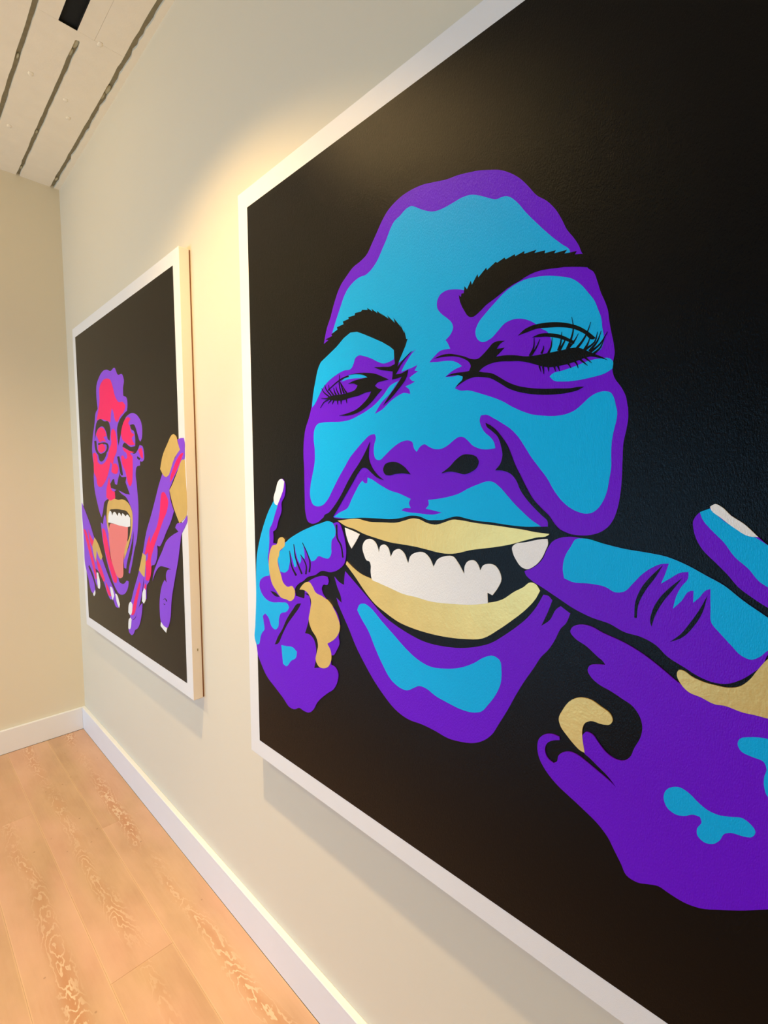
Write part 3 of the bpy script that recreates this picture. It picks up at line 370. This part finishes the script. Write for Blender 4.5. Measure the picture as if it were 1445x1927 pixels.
["painted_hand|b","ring","gold",0,[[10835,10142,10853,10103,10901,10096,11007,10149,11156,10182,11264,10183,11369,10179,11486,10136,11597,10009,11657,9889,11753,9720,11965,9526,12003,10386,11782,10424,11663,10425,11548,10433,11360,10411,11255,10425,11109,10384,10977,10359,10889,10285]]],
["painted_hand|b","ring","gold",0,[[9265,11326,9323,11158,9463,10952,9590,10877,9740,10862,9887,10916,10031,10992,10056,11059,10023,11133,9918,11171,9748,11181,9662,11251,9628,11368,9636,11496,9674,11699,9610,11690,9505,11626,9398,11534,9302,11435]]],
["painted_hand|b","fingernail","white",0,[[11118,7967,11168,7932,11234,7963,11336,8066,11462,8155,11607,8302,11519,8299,11377,8214,11229,8093,11134,8010]]]],"1":[["painted_face","","violet",0,[[3225,4501,3588,4333,3476,3758,3549,3285,3996,2948,4663,2754,5149,2790,5608,2916,6135,2856,6482,3193,7066,3285,7213,3548,7073,3815,7065,4136,7465,4289,7502,4576,7405,4779,7024,4887,7228,4942,8046,4928,8608,5099,8951,5400,9006,5742,8934,5975,8780,6103,8718,6237,8991,6301,9102,6560,9076,6797,8882,6877,8650,6854,8631,7027,8239,7090,8109,7370,8171,7689,8225,8078,8274,8502,8194,9218,8106,9564,7961,9972,7596,10519,7269,11113,6951,11576,6793,11552,6939,11229,7195,10859,7463,10347,7600,9783,7580,9345,7533,8873,7303,8626,6916,8343,6388,8207,5732,8028,5490,8090,4466,8470,3930,8650,3672,9072,3429,9376,3189,9179,2853,8686,2531,8058,2490,7420,2627,6999,2482,6573,2436,6149,2648,5530,3020,4934],[7635,8868,7674,9412,7450,10016,7071,10573,6621,11192,6517,11416,6263,11411,6253,11044,6502,10823,6986,10394,7372,9801,7476,9352],[3259,9616,3583,9679,3765,9336,3980,9201,4121,9562,4371,10035,4453,11254,4898,11606,5447,11974,5545,12119,5771,12165,6234,12095,6530,11934,6779,11936,6663,12184,6293,12514,5822,12672,5356,12669,5018,12522,4683,12288,4137,11705,3816,11244,3562,10726,3374,10197]]],
["painted_face","shadow_mark","black",0,[[3291,4956,3845,4819,4465,4969,5070,5057,5248,5340,5102,5871,4847,5779,4646,5454,4303,5213,3791,5176,3301,5324,2892,5753,3118,5188],[6309,5192,6914,4913,7505,4807,7747,4918,7215,5048,6855,5381,6475,5797,6206,6155,6125,5739,6135,5403],[7692,5372,8187,5409,8484,5776,8690,6064,9040,6110,8671,6234,8462,6398,8154,6543,7468,6393,6698,6196,6786,6101,7688,6259,8188,6247,8220,5969,8155,5686,7776,5519],[6042,6978,6269,7397,7022,7474,6888,7695,7354,8204,6829,8178,6181,8078,5501,8013,4911,7942,4896,7784,5324,7567,5466,7567,5532,7780,5817,7816,6029,7509,6162,7358],[8356,6655,8708,6752,8608,6801,8346,6742],[3337,6413,3991,6463,4635,6398,4219,6663,3818,6754,3497,6684],[5978,6598,6262,6588,6488,6987,6622,7398,6380,7397,6155,6980]]],
["painted_face","shadow_mark","black",1,[[2837,5754,2859,5904,2882,6051,2946,6183,3069,6298,3236,6391,3468,6460,3772,6485,4070,6474,4327,6444,4545,6396,4720,6333,4843,6262,4908,6180,4918,6094,4869,6017,4739,5958,4555,5922,4333,5900,4043,5892,3718,5893,3393,5895,3427,5977,3752,5975,4064,5974,4315,5981,4476,5997,4574,6015,4629,6041,4657,6091,4647,6160,4594,6225,4496,6278,4353,6328,4185,6364,3989,6385,3772,6393,3606,6379,3482,6339,3358,6267,3257,6170,3203,6052,3185,5911,3165,5763]]],
["painted_face","highlight","pink",0,[[3349,4838,3635,4459,3902,4006,3990,3421,4476,3172,5096,3162,5554,3301,5803,3615,6036,4016,6445,4320,6981,4378,7276,4553,7094,4750,6587,4921,6171,5133,5903,5010,5772,4698,5567,4490,5414,4741,5308,5076,4718,4951,3845,4819],[3142,5478,3514,5257,4110,5219,4527,5407,4679,5652,4239,5646,4581,5902,4086,5817,3623,5853,3385,5656],[3443,5986,4190,5982,4426,6112,4403,6270,3747,6345,3365,6229],[5374,5464,5620,5385,5890,5536,6033,5921,5951,6370,5565,6662,5416,6889,5878,6918,6083,7093,5945,7281,5533,7335,5130,7234,5292,6925,5069,6804,4915,7036,4619,7388,4061,7750,3375,7941,2989,7799,2896,7506,2587,7251,2590,6787,2515,6363,2805,6311,3187,6511,3217,6760,3536,6870,4196,6823,4736,6559,4963,6254,5306,5959,5283,5688],[6743,5409,7211,5084,7527,5046,7792,5133,7498,5286,7684,5442,7763,5624,8143,5790,7830,5911,8008,6097,8196,6177,7697,6188,7091,6051,6688,5846,6603,5657],[6695,6214,7467,6400,8111,6489,7557,6504,7843,6656,7793,7261,7612,7764,7395,7856,7202,7730,6943,7253,6557,6876,6480,6614,6706,6565,7006,6740,7226,6673,7191,6527,6839,6368],[8510,6400,8848,6339,8967,6521,8969,6760,8806,6721,8633,6577],[4793,7468,4928,7824,5022,8020,5485,8129,5507,8401,4708,8523,4288,8395,4340,8030,4568,7747],[3418,9900,3686,9880,4185,10460,4464,11170,4898,11606,5266,12000,5176,12235,4871,12260,4377,11797,3941,11271,3569,10684]]],
["painted_face","lip","gold",0,[[4273,8942,4440,8652,4842,8440,5210,8409,5904,8467,6360,8427,6897,8493,7299,8663,7528,8910,7549,9347,7372,9801,7000,10280,6622,10734,6310,11037,6463,10253,6645,9669,6296,8930,4893,8955,4669,9689,4346,10037,4174,9641]]],
["painted_face","open_mouth","black",0,[[4708,8963,5143,8904,6302,8884,6950,8937,7338,9213,7302,9511,7152,9893,6847,10219,6731,9851,4635,9934,4515,9902,4404,9626]]],
["painted_face","tongue","rose",0,[[4371,10035,4618,9612,5053,9563,6216,9565,6958,9571,6866,10066,6414,10641,6172,11247,6067,11807,5802,11923,5277,11918,4898,11606,4579,11239,4412,10644]]],
["painted_face","teeth","white",0,[[4377,9546,4492,9175,4704,8996,4881,9043,4982,9198,5184,9041,5389,9019,5707,9183,5889,9026,6056,9056,6221,9170,6340,9023,6555,9069,6711,9129,6936,9050,7290,9179,7248,9533,6871,9585,6213,9584,5759,9584,5294,9556,4812,9547]]],
["painted_hand|a","","violet",0,[[227,8776,719,9142,1525,9813,2153,10470,2673,10770,3265,11392,3851,11910,4424,12369,4985,12772,5418,13102,5265,13372,4907,13357,4575,13088,4189,13155,3831,12964,3367,12529,2614,12076,2062,11973,2330,12553,2209,12881,1956,12653,1578,12260,1030,11925,858,12038,1404,12419,1786,12813,1878,13156,1558,13321,1122,13233,757,12647,313,12014,277,10815,258,9988,192,9441]]],
["painted_hand|a","highlight","pink",0,[[315,10122,700,10185,1225,10729,1716,11394,2062,11973,2205,12439,2044,12551,1751,12103,1260,11445,821,10856],[1106,10065,1437,10353,2052,10654,1780,10988,1378,10715],[2292,11418,2688,11589,3182,11957,3528,12334,3378,12450,2998,12283,2498,11917],[3583,12411,4005,12641,4339,12983,4079,13028,3722,12813]]],
["painted_hand|a","ring","gold",0,[[1720,10905,2160,10426,2686,10682,3284,11262,3052,11460,2728,11325,2425,11011,2292,11418,2155,11653,1879,11288]]],
["painted_hand|a","fingernail","white",0,[[2250,12147,2464,12140,2727,12713,2629,12902,2319,12908,2256,12388],[1847,13071,1864,13248,1611,13457,1448,13362],[4210,12547,4522,12560,4787,12887,4504,13150,4348,12920],[4925,12761,5163,12782,5504,13167,5386,13349,5114,13156]]],
["painted_hand|b","","violet",0,[[12218,6208,12469,6178,12712,6186,12780,6371,12766,6546,12727,6868,12283,7155,11895,7455,11569,7765,11402,7923,11449,8268,11715,8696,11458,9039,10946,9522,10589,9879,10323,10070,10070,10060,10094,10260,9734,10844,9462,10912,9301,11177,9122,11587,8872,11767,8764,12356,8474,12407,8416,12054,8553,11672,8572,11490,8186,12384,7833,12890,7257,13454,6819,13582,6747,13287,7161,12484,8000,11388,8529,10565,9054,9600,9571,8966,10071,8308,10459,7775,10825,7355,11209,7484,11548,7143,12025,6787,12368,6559,12278,6346],[6714,13565,7253,13493,7943,12795,8310,12581,8224,12927,7630,13792,7306,13939,7126,14132,6847,14253,6535,14148,6503,13959],[12784,8780,12804,8958,12617,9150,12273,9480,12153,9799,11944,10381,11580,11158,11245,11923,11012,12790,10786,13071,10455,13109,10172,12998,10085,12570,10187,11937,10439,11492,10663,11292,10858,11379,10802,11106,10940,10907,11318,10815,10749,10800,10249,10847,9887,11064,9474,11507,9611,11204,10004,10743,10558,10212,10916,9849,11567,9537,12041,9390,11778,9270,11901,9137,12415,9042]]],
["painted_hand|b","highlight","pink",0,[[12534,6684,12672,6689,12291,7065,11821,7455,11501,7672,11515,7516,11768,7208,12165,6852],[10883,8027,11146,8181,11252,8305,11143,8659,10747,9066,10473,9361,10097,9789,9708,10232,9389,10748,9406,11023,9079,11558,8753,11571,8850,11095,8829,10850,9028,10721,9158,10357,9571,9834,10142,9318,10447,8771,10573,8309,10676,8080],[9360,9715,9391,9850,8957,10518,8769,10539,9102,10014],[8059,11745,8197,11834,7773,12529,7168,13319,6952,13362,7347,12679],[8689,11723,8825,11774,8710,11971,8521,11965]]],
["painted_hand|b","bracelet","gold",0,[[11908,6009,12119,6098,12243,6344,12403,6560,11949,6815,11209,7484,10976,7452,10638,7193,10882,6751,11311,6360]]],
["painted_hand|b","bracelet","gold",0,[[12621,6894,12736,6927,12761,7754,12751,8767,12494,8931,12160,9089,11960,8870,11658,8480,11400,7955,11645,7764,12127,7304]]],
["painted_hand|b","ring","gold",0,[[8535,10510,8903,10594,8669,11476,8481,11449,8063,11270,8298,10914]]],
["painted_hand|b","crease","black",1,[[10475,12065,10552,12043,10620,12023,10662,12018,10695,12034,10724,12065,10755,12098,10832,12071,10795,12041,10756,12010,10697,11991,10615,12002,10538,12027,10463,12051],[10482,12231,10520,12239,10556,12248,10593,12256,10642,12224,10598,12220,10554,12216,10509,12213]]],
["painted_hand|b","fingernail","white",0,[[6580,13319,6679,12952,6967,12785,7137,12868,7020,13234,6843,13384],[6493,14040,6598,13627,6831,13483,6951,13555,6772,13979,6634,14048],[8269,12516,8355,12173,8574,11921,8726,12004,8664,12410,8454,12592],[10173,12981,10416,13083,10743,13097,10643,13304,10360,13231,10115,13147]]]]}

def painting(num, y_far, z_top, height, label):
    root = bpy.data.objects.new('painting', None); COL.objects.link(root)
    z0 = z_top - height; y_near = y_far - W
    root.location = (0, (y_far + y_near) / 2, z0)
    tag(root, label, 'painting')
    B = 0.0483
    def rb(name, b, mat, bevel=0.0):
        yc = (y_far + y_near) / 2
        o = boxes(name, [(b[0], b[1], b[2] - yc, b[3] - yc, b[4] - z0, b[5] - z0)], mat, root, bevel, 2)
        return o
    cv = rb('canvas', (-T, -0.0045, y_near, y_far, z0, z_top), M['canvas'], 0.0018)
    cv.data.materials.append(M['side'])
    for f in cv.data.polygons:
        if abs(f.normal.x) < 0.5: f.material_index = 1
    rb('stretcher_bar', (-0.0045, -0.0002, y_near + 0.002, y_far - 0.002, z0 + 0.002, z_top - 0.002), M['wood'])
    rb('painted_background', (-T - 0.0003, -T + 0.001, y_near + B, y_far - B, z0 + B, z_top - B), M['black'])
    yc = (y_far + y_near) / 2
    fn = lambda u, v, h: (-T - h, y_far - u - yc, z_top - v - z0)
    lim = W - B - 0.002 if num == 2 else W - 0.0005
    parts = {}; i = 0
    for part, sub, col, sharp, polys in ART[str(num)]:
        P = []
        for q in polys:
            pts = [(min(q[k] / 1e4, lim), q[k + 1] / 1e4) for k in range(0, len(q), 2)]
            P.append([(min(max(a, 0.0005), lim), b) for a, b in smooth(pts, sharp)])
        i += 1; h = 0.00035 + 0.00006 * i
        for k, q in enumerate(P):
            if sub == '' and part not in parts:
                parts[part] = poly_obj(part.split('|')[0], [q], 0, h, fn, M[col], root)
            else:
                nm = sub or ('painted_jaw' if 'face' in part else 'painted_finger')
                poly_obj(nm, [q], 0, h + 0.00001 * k, fn, M[col], parts[part])
    for dz in (0.172,):
        boxes('staple', [(-0.021, -0.017, y_near - yc - 0.0012, y_near - yc + 0.002, dz, dz + 0.008)], M['groove'], root)
    return root
painting(2, 1.2456225, CAM_H + 0.7577925, 1.5554625, 'large square painting of a blue and purple laughing face with gold lips, nearest the camera')
painting(1, 2.9039475, CAM_H + 0.7500375, 1.5231225, 'square painting of a pink and purple face, tongue out, near the far corner')
